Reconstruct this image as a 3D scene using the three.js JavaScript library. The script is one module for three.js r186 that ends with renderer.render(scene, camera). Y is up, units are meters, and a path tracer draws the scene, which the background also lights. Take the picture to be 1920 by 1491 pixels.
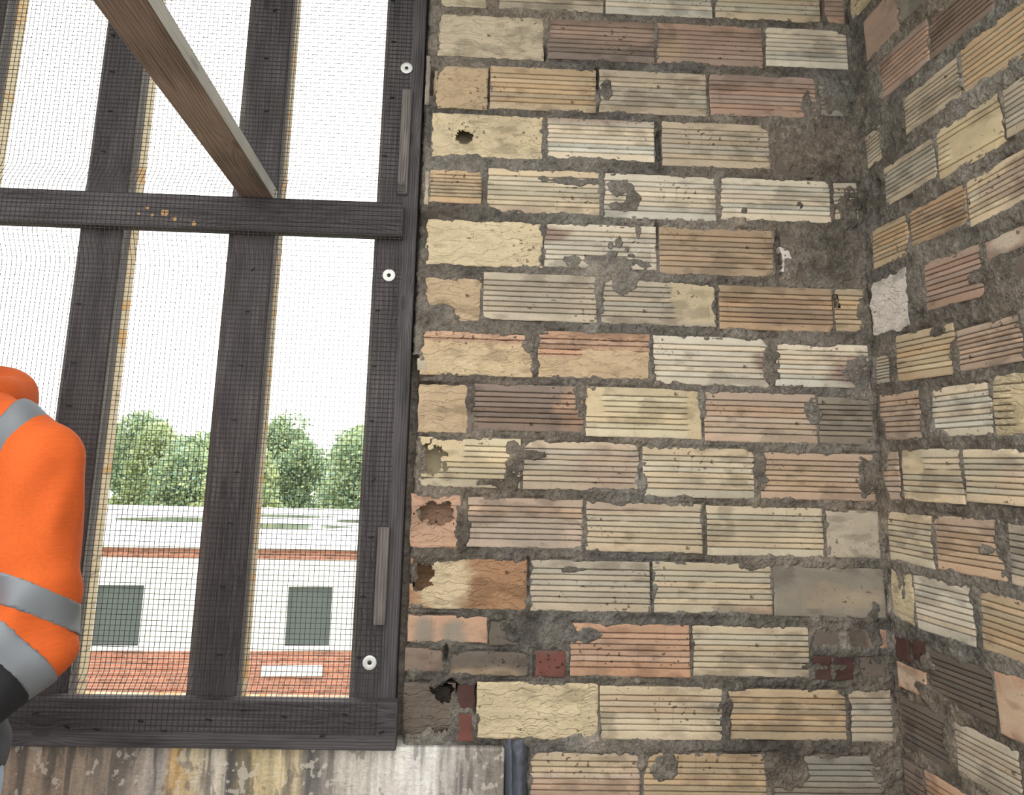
import * as THREE from 'three';
import { mergeGeometries } from 'three/addons/utils/BufferGeometryUtils.js';
import { RoundedBoxGeometry } from 'three/addons/geometries/RoundedBoxGeometry.js';

/* ---------- camera, sky, exposure ---------- */
const scene = new THREE.Scene();
const FOCAL = 1300;                                   // pixels of the 1920 x 1491 frame
const camera = new THREE.PerspectiveCamera(2 * Math.atan(852 / FOCAL) * 180 / Math.PI, 2018 / 1704, 0.05, 300);
camera.setViewOffset(2018, 1704, 98, 213, 1920, 1491); // the photograph is cropped off-centre
camera.position.set(0, 1.35, 0);
camera.rotation.order = 'YXZ';
camera.rotation.set(THREE.MathUtils.degToRad(9.91), 0, THREE.MathUtils.degToRad(1.51));
scene.add(camera);
scene.background = new THREE.Color(1.0, 0.985, 0.965);  // even overcast
scene.backgroundIntensity = 1;
const renderer = new THREE.WebGLRenderer({ antialias: true });
renderer.toneMapping = THREE.LinearToneMapping;
renderer.toneMappingExposure = 3.55;
renderer.shadowMap.enabled = true;

/* ---------- helpers ---------- */
function rng(seed) { let s = (seed * 2654435761 + 12345) >>> 0; return () => { s = (s + 0x6D2B79F5) >>> 0; let t = Math.imul(s ^ (s >>> 15), 1 | s); t = (t + Math.imul(t ^ (t >>> 7), 61 | t)) ^ t; return ((t ^ (t >>> 14)) >>> 0) / 4294967296; }; }
function hash3(x, y, z) { let h = Math.imul(x, 374761393) ^ Math.imul(y, 668265263) ^ Math.imul(z, 2147483647 ^ 1013904223); h = Math.imul(h ^ (h >>> 13), 1274126177); h ^= h >>> 16; return (h >>> 0) / 2147483648 - 1; }
const sm = (t) => t * t * (3 - 2 * t), mix = (a, b, t) => a + (b - a) * t, clamp = (x, a = 0, b = 1) => Math.min(b, Math.max(a, x));
const sstep = (a, b, x) => sm(clamp((x - a) / (b - a)));
function noise(x, y, z = 0) {
  const ix = Math.floor(x), iy = Math.floor(y), iz = Math.floor(z), fx = sm(x - ix), fy = sm(y - iy), fz = sm(z - iz);
  const l = (k) => mix(mix(hash3(ix, iy, iz + k), hash3(ix + 1, iy, iz + k), fx), mix(hash3(ix, iy + 1, iz + k), hash3(ix + 1, iy + 1, iz + k), fx), fy);
  return fz === 0 ? l(0) : mix(l(0), l(1), fz);
}
function fbm(x, y, z = 0, o = 3) { let s = 0, a = 0.55; for (let i = 0; i < o; i++) { s += a * noise(x, y, z + i * 17); x *= 2.03; y *= 2.03; a *= 0.5; } return s; }
const lin = (hex) => new THREE.Color(hex).toArray();
const enc = (v) => Math.round(255 * clamp(v <= 0.0031308 ? 12.92 * v : 1.055 * Math.pow(v, 1 / 2.4) - 0.055));
function texture(w, h, fn, srgb = true, mirror = true) {     // fn(x, y in 0..1) -> linear [r, g, b] or a grey number
  const d = new Uint8Array(w * h * 4);
  for (let j = 0; j < h; j++) for (let i = 0; i < w; i++) {
    const c = fn((i + 0.5) / w, (j + 0.5) / h), k = (j * w + i) * 4;
    if (typeof c === 'number') d[k] = d[k + 1] = d[k + 2] = srgb ? enc(c) : Math.round(255 * clamp(c));
    else for (let q = 0; q < 3; q++) d[k + q] = srgb ? enc(c[q]) : Math.round(255 * clamp(c[q]));
    d[k + 3] = 255;
  }
  const t = new THREE.DataTexture(d, w, h);
  t.wrapS = t.wrapT = mirror ? THREE.MirroredRepeatWrapping : THREE.RepeatWrapping;
  t.magFilter = THREE.LinearFilter; t.minFilter = THREE.LinearMipmapLinearFilter; t.generateMipmaps = true;
  if (srgb) t.colorSpace = THREE.SRGBColorSpace;
  t.needsUpdate = true; return t;
}
const taken = {};
function numbered(n) { if (!(n in taken)) { taken[n] = 0; return n; } return n + '_' + String(++taken[n]).padStart(3, '0'); }
function shade(o) { o.castShadow = o.receiveShadow = true; return o; }
function obj(name, geo, mat, parent) { const m = shade(new THREE.Mesh(geo, mat)); m.name = parent && parent !== scene ? name : numbered(name); (parent ?? scene).add(m); return m; }
function part(name, geo, mat, parent) { const m = shade(new THREE.Mesh(geo, mat)); m.name = numbered(name); parent.add(m); return m; }
function thing(name, label, category, extra = {}) { const g = new THREE.Group(); g.name = numbered(name); g.userData = { label, category, ...extra }; scene.add(g); return g; }
function tag(o, label, category, extra = {}) { o.userData = { label, category, ...extra }; return o; }
// uv in metres on a box-like geometry; grain runs along the given axis and maps to v
function boxUV(g, axis = 1, scale = 1) {
  const p = g.attributes.position, n = g.attributes.normal, uv = new Float32Array(p.count * 2);
  for (let i = 0; i < p.count; i++) {
    const P = [p.getX(i), p.getY(i), p.getZ(i)], N = [n.getX(i), n.getY(i), n.getZ(i)].map(Math.abs);
    let k = N.indexOf(Math.max(...N)), o = [0, 1, 2].filter((q) => q !== k);
    let a, b; if (o.includes(axis)) { b = axis; a = o.find((q) => q !== axis); } else [a, b] = o;
    uv[i * 2] = (P[a] + 0.37 * k) / scale; uv[i * 2 + 1] = P[b] / scale;
  }
  g.setAttribute('uv', new THREE.BufferAttribute(uv, 2)); return g;
}
let boxSeed = 1;
function timber(x0, x1, y0, y1, z0, z1, axis = 1, r = 0.003) {      // box between two corners with eased edges and its own stretch of grain
  const g = new RoundedBoxGeometry(x1 - x0, y1 - y0, z1 - z0, 1, Math.min(r, (x1 - x0) / 3, (y1 - y0) / 3, (z1 - z0) / 3));
  g.translate((x0 + x1) / 2, (y0 + y1) / 2, (z0 + z1) / 2); boxUV(g, axis);
  const R = rng(++boxSeed), a = R() * 7, b = R() * 7, uv = g.attributes.uv;
  for (let i = 0; i < uv.count; i++) uv.setXY(i, uv.getX(i) + a, uv.getY(i) + b);
  return g;
}
function block(x0, x1, y0, y1, z0, z1) { const g = new THREE.BoxGeometry(x1 - x0, y1 - y0, z1 - z0); g.translate((x0 + x1) / 2, (y0 + y1) / 2, (z0 + z1) / 2); return boxUV(g, 1); }

/* ---------- the room's axes: corner of the two masonry walls ---------- */
const TURN = THREE.MathUtils.degToRad(1.97), CORNER = [1.0722, 0, -1.8988];
function atBack(o) { o.position.set(...CORNER); o.rotation.y = TURN; return o; }                 // x along the back wall (negative to the left), z into the room
function atRight(o) { o.position.set(...CORNER); o.rotation.y = TURN - Math.PI / 2; return o; }   // x along the right wall towards the camera, z into the room
/* ---------- materials ---------- */
const clayMap = texture(1024, 1024, (x, y) => {
  const X = x * 512, Y = y * 512;                                   // about millimetres
  let v = 1 + 0.06 * fbm(X / 3, Y / 2.2, 1, 2) + 0.10 * fbm(X / 40, Y / 18, 2, 3);
  v *= 1 - 0.16 * sstep(0.15, 0.6, fbm(X / 4, Y / 60, 3, 3)) * sstep(-0.1, 0.5, fbm(X / 60, Y / 60, 4, 2));        // rain streaks
  const pit = noise(X / 3.2, Y / 2.6, 5); v *= 1 - 0.4 * sstep(0.80, 0.92, pit); v *= 1 - 0.30 * sstep(0.12, 0.5, fbm(X / 75, Y / 34, 8, 4)); v *= 1 + 0.10 * sstep(0.1, 0.5, fbm(X / 55, Y / 40, 9, 3));
  const blot = fbm(X / 9, Y / 6, 7, 3) ; const bm = sstep(0.44, 0.54, blot) * sstep(0.0, 0.3, fbm(X / 80, Y / 60, 10, 2));
  const c = [v, v * 0.99, v * 0.97];
  return [mix(c[0], 0.30, bm), mix(c[1], 0.27, bm), mix(c[2], 0.24, bm)].map((q) => q * 0.93);
});
const clayBump = texture(512, 512, (x, y) => { const X = x * 512, Y = y * 512; return 0.5 + 0.22 * fbm(X / 3, Y / 2.5, 11, 3) - 0.3 * sstep(0.7, 0.9, noise(X / 3.2, Y / 2.6, 5)); }, false);
const roughBump = texture(1024, 1024, (x, y) => {
  const X = x * 512, Y = y * 512, w = fbm(X / 30, Y / 30, 31, 2) * 14;
  const crack = 1 - Math.abs(fbm((X + w) / 60, (Y + w) / 17, 33, 4)) * 9, fine = 1 - Math.abs(fbm(X / 22, Y / 9, 35, 3)) * 10;
  return 0.5 + 0.28 * fbm(X / 14, Y / 7, 32, 4) - 0.4 * clamp(crack) - 0.12 * clamp(fine);
}, false);
const mortarMap = texture(1024, 1024, (x, y) => {
  const X = x * 512, Y = y * 512; let v = 0.88 + 0.34 * fbm(X / 5, Y / 5, 41, 3) + 0.34 * fbm(X / 30, Y / 22, 42, 3);
  v *= 1 - 0.4 * sstep(0.45, 0.8, noise(X / 3, Y / 3, 43)); v += 0.35 * sstep(0.62, 0.85, noise(X / 4, Y / 4, 44));
  const wm = 0.5 + 0.5 * fbm(X / 60, Y / 60, 45, 2); return [v * (0.98 + 0.06 * wm), v * 0.97, v * (1.0 - 0.1 * wm)].map((q) => clamp(q, 0.15, 1.4) * 0.72);
});
const mortarBump = texture(512, 512, (x, y) => { const X = x * 512, Y = y * 512; return 0.5 + 0.35 * fbm(X / 6, Y / 6, 51, 4) + 0.15 * fbm(X / 2.2, Y / 2.2, 52, 2); }, false);
function grain(seed, dark, light, knots, ring = 1) {                 // v runs along the grain, 1 unit = 1 m
  return texture(512, 2048, (x, y) => {
    const X = x * 250, Y = y * 1000; let wx = X + 6 * fbm(X / 60, Y / 260, seed, 2) * ring;
    let k = 0; for (const [kx, ky, r] of knots) { const dx = X - kx, dy = (Y - ky) * 0.32, d = Math.hypot(dx, dy); wx += dx * 1.9 * Math.exp(-d * d / (r * r * 5)); k = Math.max(k, sstep(r, r * 0.55, d)); }
    const g = 0.5 + 0.5 * Math.sin(wx * 0.85 + 3 * fbm(wx / 25, Y / 500, seed + 1, 2)), f = fbm(X / 1.3, Y / 60, seed + 2, 3), w = fbm(X / 40, Y / 160, seed + 3, 3);
    let t = clamp(0.42 + 0.28 * (g - 0.5) + 0.35 * f + 0.4 * w) * (1 - 0.65 * k);
    t *= 1 - 0.75 * sstep(0.62, 0.75, fbm(X / 2.2, Y / 170, seed + 5, 2));  // checks
    return [0, 1, 2].map((q) => mix(dark[q], light[q], t));
  });
}
const darkWood = grain(100, [0.024, 0.022, 0.024], [0.13, 0.117, 0.12], [[60, 240, 9], [170, 700, 11], [110, 930, 7]]);
const greyWood = grain(140, [0.05, 0.043, 0.04], [0.26, 0.235, 0.22], [[80, 330, 9]]);
const beamWood = grain(180, [0.12, 0.085, 0.073], [0.47, 0.36, 0.305], [[70, 150, 12], [40, 420, 10], [84, 640, 9], [150, 300, 10], [200, 800, 10]], 1.6);
const litSideWood = grain(220, [0.26, 0.26, 0.23], [0.62, 0.62, 0.56], [[90, 500, 9]]);
for (const t of [darkWood, greyWood, beamWood, litSideWood]) t.repeat.set(4, 1);
const woodMat = (t, r = 0.85) => new THREE.MeshStandardMaterial({ map: t, bumpMap: t, bumpScale: 0.0015, roughness: r });
const M = {
  clay: new THREE.MeshStandardMaterial({ vertexColors: true, map: clayMap, bumpMap: clayBump, bumpScale: 0.0012, roughness: 0.9 }),
  rough: new THREE.MeshStandardMaterial({ vertexColors: true, map: clayMap, bumpMap: roughBump, bumpScale: 0.005, roughness: 0.95 }),
  mortar: new THREE.MeshStandardMaterial({ vertexColors: true, map: mortarMap, bumpMap: mortarBump, bumpScale: 0.006, roughness: 0.97 }),
  dark: woodMat(darkWood), grey: woodMat(greyWood), beam: woodMat(beamWood, 0.8),
  plain: new THREE.MeshStandardMaterial({ color: new THREE.Color(0.34, 0.31, 0.26), map: mortarMap, roughness: 0.97 }),
  pale: new THREE.MeshStandardMaterial({ map: litSideWood, bumpMap: litSideWood, bumpScale: 0.0015, roughness: 0.9 }),
  wire: new THREE.MeshStandardMaterial({ color: new THREE.Color(0.05, 0.045, 0.042), metalness: 0.3, roughness: 0.7 }),
  steel: new THREE.MeshStandardMaterial({ color: new THREE.Color(0.62, 0.64, 0.62), metalness: 0.35, roughness: 0.5 }),
  screw: new THREE.MeshStandardMaterial({ color: new THREE.Color(0.04, 0.04, 0.045), metalness: 0.6, roughness: 0.5 }),
};
const beigePaint = texture(256, 1024, (x, y) => {
  const X = x * 60, Y = y * 600, r = sstep(0.1, 0.45, fbm(X / 5, Y / 14, 71, 4)), s = sstep(0.25, 0.5, fbm(X / 3, Y / 5, 73, 3));
  return [mix(mix(0.56, 0.55, r), 0.34, s), mix(mix(0.47, 0.33, r), 0.28, s), mix(mix(0.32, 0.13, r), 0.20, s)];
});
M.beige = new THREE.MeshStandardMaterial({ map: beigePaint, roughness: 0.85 });

/* ---------- hollow clay tiles and bricks ---------- */
const TONE = { c: '#c7bba3', w: '#d0c8b6', t: '#bba688', q: '#bda793', n: '#a58162', o: '#b0987d', p: '#a99283', s: '#bf9d84', g: '#8d877b', k: '#b6ac9a', b: '#857569', y: '#cebf9f', m: '#4e3430', r: '#704840', d: '#6a6158', W: '#d6d0c8' };
for (const k in TONE) TONE[k] = lin(TONE[k]);
function tileGeometry(t, seed) {
  const w = t.w, h = t.h, R = rng(seed), ribbed = t.kind === 'r', rough = t.kind === 'g', brick = t.kind === 'b';
  const step = t.HO ? 0.0025 : t.CH ? 0.004 : rough ? 0.006 : 0.0075, so = seed * 3.17;
  const spread = (L) => { const n = Math.max(2, Math.round((L - 0.01) / step)), a = [0, 0.0015, 0.005]; for (let i = 1; i < n; i++) a.push(0.005 + (L - 0.01) * i / n); a.push(L - 0.005, L - 0.0015, L); return a.map((v) => [v, 0, 0]); };
  const us = spread(w).map((q) => q[0]);
  let vs;
  if (ribbed) {
    vs = [[0, 0, 0], [0.0015, 0, 0], [0.005, 0, 0]]; const n = 7, a = 0.17 * h, b = 0.83 * h; let rib = 0;
    for (let i = 0; i < n; i++) { const g = a + (b - a) * i / (n - 1); vs.push([g - 0.0040, 0, rib], [g - 0.00125, 0.0, rib], [g - 0.0007, 1, rib]); rib++; vs.push([g + 0.0007, 1, rib], [g + 0.00125, 0.0, rib], [g + 0.0040, 0, rib]); }
    vs.push([h - 0.005, 0, rib], [h - 0.0015, 0, rib], [h, 0, rib]);
  } else vs = spread(h);
  const base = TONE[t.tone], ribTone = Array.from({ length: 9 }, () => 1 + (R() - 0.5) * 0.26), ribWarm = Array.from({ length: 9 }, () => (R() - 0.5) * 0.13);
  const edgeAmp = t.tone === 'W' ? 0.012 : rough || t.tone === 'd' ? 0.004 : brick ? 0.0025 : 0.0013, roughMask = (u, v) => {
    if (rough) return 1; let m = 0;
    for (const [a, b, c, d] of t.RO ?? []) { const wob = 0.05 * fbm(u * 40, v * 40, so, 2); m = Math.max(m, sstep(-0.02, 0.01, Math.min(u / w - a, b - u / w, 1 - v / h - c, d - (1 - v / h)) + (Math.min(a, 1 - b, c, 1 - d) < 0 ? 0 : 0) + wob + 0.012)); }
    return m;
  };
  const inHole = (u, v) => { for (const [a, b, c, d] of t.HO ?? []) { const wob = 0.7 * fbm(u * 70, v * 70, so + 5, 3); if (Math.hypot((u / w - a) / c, (1 - v / h - b) / d) + wob < 1) return true; } return false; };
  const chipC = [R() < 0.5 ? 0 : w, R() < 0.5 ? 0 : h], chipR = ribbed && R() < 0.45 ? 0.012 + 0.02 * R() : 0;
  const P = [], C = [], T = [], idx = [], nu = us.length, nv = vs.length, ou = R() * (0.5 - w) + 0.006, ov = R() * (0.5 - h) + 0.006;
  const soot = R() * 0.55, grey = [0.13, 0.12, 0.105];
  const at = (u, v, gd, rib) => {
    const e = Math.min(u, w - u, v, h - v), m = roughMask(u, v);
    let z = 0.0007 * fbm(u * 18, v * 25, so, 2);
    if (e < 0.004) z -= 0.0022 * (1 - e / 0.004) ** 2;
    z -= gd * (1 - m) * mix(0.007, 0.0015, sstep(0.4, 0.65, fbm(u * 20, v * 90, so + 2, 2)));
    if (m > 0) z += m * ((rough ? -0.001 : -0.0022) + 0.0042 * fbm(u * 14, v * 34, so + 3, 4));
    if (brick) z += 0.0025 * fbm(u * 40, v * 40, so + 3, 3);
    if (t.CH) { const b = t.CH[0][0]; const q = b === 'l' ? u / w : v / h; z -= 0.03 * sstep(0.1, -0.25, q - 0.10 + 0.18 * fbm(u * 30, v * 30, so + 7, 3)); }
    if (chipR) { const d = Math.hypot(u - chipC[0], (v - chipC[1]) * 1.3) + 0.006 * noise(u * 120, v * 120, so); z -= 0.009 * sstep(chipR, chipR * 0.7, d); }
    const fade = sstep(0.012, 0, e), du = edgeAmp * fbm(v * 45, so, 3, 3) * fade, dv = edgeAmp * fbm(u * 45, so, 9, 3) * fade;
    const wav = gd || ribbed ? 0.0006 * noise(u * 25, v * 60, so) : 0;
    P.push(u + du - w / 2, v + dv + wav - h / 2, z); T.push((u + ou) / 0.512, (v + ov) / 0.512);
    let k = (1 + 0.13 * fbm(u * 9, v * 22, so + 11, 3)) * (ribbed ? mix(ribTone[rib], 1, m) : 1), wm = ribbed ? ribWarm[rib] * (1 - m) : 0;
    let c = [base[0] * k * (1 + wm), base[1] * k, base[2] * k * (1 - wm)];
    for (const [a, b, rx, ry, tone, s] of t.ST ?? []) { const q = Math.hypot((u / w - a) / rx, (1 - v / h - b) / ry) + 0.5 * fbm(u * 22, v * 34, so + 13, 3), f = s * sstep(1.15, 0.45, q), o = TONE[tone]; c = c.map((x, i) => mix(x, o[i] * k, f)); }
    if (m > 0 && ribbed) c = c.map((x, i) => mix(x, [0.60, 0.50, 0.31][i] * k * (0.6 + 0.4 * base[0] / 0.58), 0.6 * m));
    const sf = soot * sstep(0.0, 0.55, fbm(u * 7, v * 13, so + 17, 4)); c = c.map((x, i) => mix(x, grey[i] + x * 0.35, sf));
    C.push(...c);
  };
  for (const [v, gd, rib] of vs) for (const u of us) at(u, v, gd, rib);
  for (let j = 0; j < nv - 1; j++) for (let i = 0; i < nu - 1; i++) {
    if (t.HO && inHole((us[i] + us[i + 1]) / 2, (vs[j][0] + vs[j + 1][0]) / 2)) continue;
    const a = j * nu + i; idx.push(a, a + 1, a + nu + 1, a, a + nu + 1, a + nu);
  }
  const loop = []; for (let i = 0; i < nu; i++) loop.push(i); for (let j = 1; j < nv; j++) loop.push(j * nu + nu - 1); for (let i = nu - 2; i >= 0; i--) loop.push((nv - 1) * nu + i); for (let j = nv - 2; j > 0; j--) loop.push(j * nu);
  const s0 = P.length / 3, L = loop.length, back = t.HO ? -0.06 : -0.03;
  for (const q of loop) for (let k = 0; k < 2; k++) { P.push(P[q * 3], P[q * 3 + 1], k ? back : P[q * 3 + 2]); T.push(T[q * 2] + k * 0.05, T[q * 2 + 1] + k * 0.05); C.push(C[q * 3], C[q * 3 + 1], C[q * 3 + 2]); }
  for (let i = 0; i < L; i++) { const a = s0 + i * 2, b = s0 + ((i + 1) % L) * 2; idx.push(a, a + 1, b + 1, a, b + 1, b); }
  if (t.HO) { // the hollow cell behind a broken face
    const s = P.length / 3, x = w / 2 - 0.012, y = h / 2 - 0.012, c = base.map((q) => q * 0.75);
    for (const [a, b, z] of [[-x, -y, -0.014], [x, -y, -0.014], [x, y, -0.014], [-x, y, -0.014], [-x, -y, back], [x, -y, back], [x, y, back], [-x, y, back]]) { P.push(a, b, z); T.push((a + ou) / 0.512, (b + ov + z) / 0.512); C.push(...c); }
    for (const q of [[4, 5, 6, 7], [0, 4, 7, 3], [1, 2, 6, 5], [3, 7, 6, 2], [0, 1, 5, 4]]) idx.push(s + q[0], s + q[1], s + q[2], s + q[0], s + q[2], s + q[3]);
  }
  const g = new THREE.BufferGeometry();
  g.setAttribute('position', new THREE.Float32BufferAttribute(P, 3)); g.setAttribute('color', new THREE.Float32BufferAttribute(C, 3)); g.setAttribute('uv', new THREE.Float32BufferAttribute(T, 2));
  g.setIndex(idx); g.computeVertexNormals(); return g;
}
// [left, right, bottom, top, kind and colour, marks, tilt] in metres on the wall
const BACK_TILES = [
  [-1.231,-1.0959,2.678,2.8091,"gc",{},0],
  [-1.0606,-0.7473,2.6812,2.8203,"rk",{},0],
  [-0.7393,-0.4156,2.6827,2.8243,"rw",{},0],
  [-0.4062,-0.0834,2.6843,2.8285,"rc",{},0],
  [-0.0691,-0.009,2.6848,2.8296,"rp",{},0],
  [-1.2376,-0.9243,2.5175,2.6541,"gc",{},0],
  [-0.9115,-0.5942,2.5253,2.6576,"rb",{"ST":[[0.5,0.35,0.6,0.3,"p",0.7]]},0],
  [-0.5864,-0.2668,2.5278,2.6608,"rp",{"ST":[[0.1,0.6,0.2,0.4,"t",0.6]]},0],
  [-0.2576,-0.009,2.5344,2.6612,"rw",{},0],
  [-1.2455,-1.0876,2.3548,2.4875,"gt",{"CH":[["l"]]},0],
  [-1.0797,-0.7688,2.3594,2.4944,"rt",{},0],
  [-0.7594,-0.4414,2.3628,2.4986,"rk",{},0],
  [-0.4322,-0.1133,2.3696,2.5011,"rp",{},0],
  [-0.104,-0.009,2.3834,2.4984,"rg",{},0],
  [-1.244,-0.9238,2.2025,2.3385,"gy",{"HO":[[0.29,0.53,0.07,0.16]]},0],
  [-0.9129,-0.5993,2.2135,2.3389,"rw",{"ST":[[0.4,0.05,0.7,0.12,"p",0.8]]},0],
  [-0.5762,-0.2602,2.2053,2.3429,"rk",{},0],
  [-0.247,-0.009,2.1883,2.3447,"sd",{},0],
  [-1.2442,-1.0965,2.0676,2.1663,"rt",{},0],
  [-1.0794,-0.7585,2.0445,2.1772,"rc",{"ST":[[0.3,0.95,0.25,0.15,"p",0.5]]},0],
  [-0.7479,-0.423,2.042,2.1754,"rw",{},0],
  [-0.4109,-0.0895,2.049,2.1767,"rw",{},0],
  [-0.0787,-0.009,2.0622,2.1743,"rk",{},0],
  [-1.2463,-0.9215,1.8856,2.0173,"gy",{},0],
  [-0.9154,-0.5984,1.8915,2.0194,"rw",{"ST":[[0.05,0.25,0.25,0.25,"r",0.6]]},0],
  [-0.5896,-0.2641,1.882,2.0199,"ro",{},0],
  [-0.2404,-0.0212,1.8725,2.0141,"sd",{},0],
  [-1.2442,-1.089,1.7241,1.8503,"gt",{},0],
  [-1.0833,-0.7682,1.7352,1.8683,"rk",{"ST":[[0.45,0.5,0.4,0.5,"g",0.5]]},0],
  [-0.7548,-0.4328,1.7343,1.8636,"rk",{"RO":[[0.64,1.0,0.0,0.86]]},0],
  [-0.4243,-0.1029,1.7303,1.8556,"ro",{"ST":[[0.6,0.6,0.5,0.4,"b",0.5]]},0],
  [-0.097,-0.0099,1.7342,1.8586,"rt",{"HO":[[0.05,0.3,0.14,0.16]]},0],
  [-1.2495,-0.9425,1.578,1.6996,"rs",{"RO":[[0.0,1.0,0.24,1.0]],"ST":[[0.5,0.75,0.7,0.5,"y",0.5]]},0],
  [-0.9293,-0.6213,1.5791,1.7088,"rs",{"RO":[[0.0,0.48,0.55,1.0],[0.4,1.0,0.38,1.0]]},0],
  [-0.6127,-0.2905,1.5699,1.7062,"rw",{"ST":[[1.0,0.5,0.13,0.3,"r",0.6]]},0],
  [-0.2746,-0.009,1.5762,1.6969,"rw",{"ST":[[0.85,0.68,0.42,0.42,"r",0.8]]},0],
  [-1.2489,-1.1151,1.4227,1.5507,"gt",{},0],
  [-1.1038,-0.8034,1.4332,1.5577,"rb",{"ST":[[0.92,0.5,0.2,0.6,"s",0.7]]},0],
  [-0.7991,-0.4835,1.4247,1.5584,"ry",{"RO":[[0.9,1.0,0.0,1.0],[0.0,0.13,0.0,0.55]]},0],
  [-0.4751,-0.166,1.4206,1.5549,"rq",{"ST":[[0.6,0.75,0.6,0.3,"k",0.5]]},0],
  [-0.1606,-0.0091,1.4226,1.5503,"rg",{},0],
  [-1.2443,-0.9724,1.2829,1.412,"ry",{"RO":[[0.0,0.42,0.0,0.45]],"HO":[[0.1,0.5,0.17,0.34]]},0],
  [-0.9652,-0.6544,1.2819,1.4103,"rk",{"ST":[[0.75,0.5,0.35,0.7,"p",0.6]]},0],
  [-0.6446,-0.3419,1.2702,1.4018,"rc",{},0],
  [-0.3307,-0.0155,1.2723,1.3962,"rq",{"ST":[[0.3,0.5,0.4,0.5,"t",0.5]]},0],
  [-1.2558,-1.1257,1.127,1.2616,"gs",{"HO":[[0.5,0.35,0.42,0.2]]},0],
  [-1.1089,-0.8057,1.132,1.2577,"rq",{"ST":[[0.5,0.6,0.5,0.5,"g",0.5]]},0],
  [-0.7973,-0.4891,1.1279,1.2543,"rc",{"ST":[[0.3,0.1,0.5,0.2,"p",0.5]]},0],
  [-0.4766,-0.1645,1.1238,1.2509,"rc",{},0],
  [-0.1549,-0.0119,1.1247,1.2468,"sk",{},0],
  [-1.2516,-0.9505,0.9779,1.1036,"sn",{"RO":[[0.0,0.47,0.0,1.0]],"ST":[[0.28,0.5,0.25,0.9,"y",0.9]],"HO":[[0.08,0.3,0.13,0.3]]},0],
  [-0.9422,-0.6303,0.9771,1.1035,"rk",{},0],
  [-0.622,-0.309,0.9789,1.1048,"rc",{"ST":[[0.85,0.92,0.25,0.12,"s",0.7]]},0],
  [-0.3052,-0.009,0.9753,1.1005,"sg",{"ST":[[0.6,0.6,0.5,0.3,"t",0.4]]},0],
  [-1.2521,-1.0494,0.8974,0.9614,"bs",{"ST":[[0.2,0.6,0.17,0.6,"g",0.9],[0.58,0.6,0.2,0.7,"g",0.9]]},0],
  [-1.0451,-0.8436,0.8919,0.9548,"bd",{},0],
  [-1.2554,-1.1577,0.8271,0.8825,"bb",{},0],
  [-1.144,-0.9447,0.8194,0.8762,"bd",{"ST":[[0.5,0.9,0.6,0.3,"t",0.5]]},0],
  [-0.9258,-0.8499,0.8192,0.8813,"br",{},0],
  [-0.8379,-0.5294,0.8222,0.949,"rs",{},0],
  [-0.5226,-0.2185,0.8268,0.9493,"rc",{"ST":[[0.95,0.85,0.35,0.4,"g",0.5]]},0],
  [-0.2097,-0.1254,0.9007,0.9489,"bd",{},0],
  [-0.1213,-0.0113,0.901,0.948,"bd",{"ST":[[0.82,0.5,0.3,0.7,"s",0.9]]},0],
  [-0.2083,-0.1623,0.8194,0.8797,"bm",{},0],
  [-0.1553,-0.1036,0.8215,0.8806,"bm",{},0],
  [-0.0868,-0.0167,0.8252,0.8806,"bd",{},0],
  [-1.2565,-1.1268,0.6716,0.7984,"gd",{"HO":[[0.75,0.12,0.2,0.22]],"CH":[["b"]]},0],
  [-1.1199,-1.0773,0.7377,0.7973,"bm",{},0],
  [-1.1177,-1.078,0.6666,0.734,"br",{},0],
  [-1.0724,-0.7659,0.6736,0.8049,"gy",{},0],
  [-0.7618,-0.4487,0.6761,0.8007,"rc",{"ST":[[0.4,0.3,0.6,0.3,"o",0.5]]},0],
  [-0.4379,-0.1304,0.6786,0.7977,"rt",{},0],
  [-0.1209,-0.0114,0.6774,0.8008,"rk",{},0],
  [-0.9366,-0.6625,0.5241,0.6445,"rq",{"ST":[[0.5,0.2,0.8,0.3,"y",0.6]]},0],
  [-0.6519,-0.3435,0.5243,0.6454,"rt",{},0],
  [-0.3248,-0.037,0.5234,0.644,"rg",{},0],
  [-1.2576,-1.244,2.058,2.1629,"bk",{},0],
  [-1.268,-1.2556,2.362,2.5167,"bg",{},0],
  [-0.2392,-0.2115,1.8971,1.9693,"bW",{},0],
  [-1.2555,-1.2311,1.5894,1.6214,"bk",{},0]
];
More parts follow.
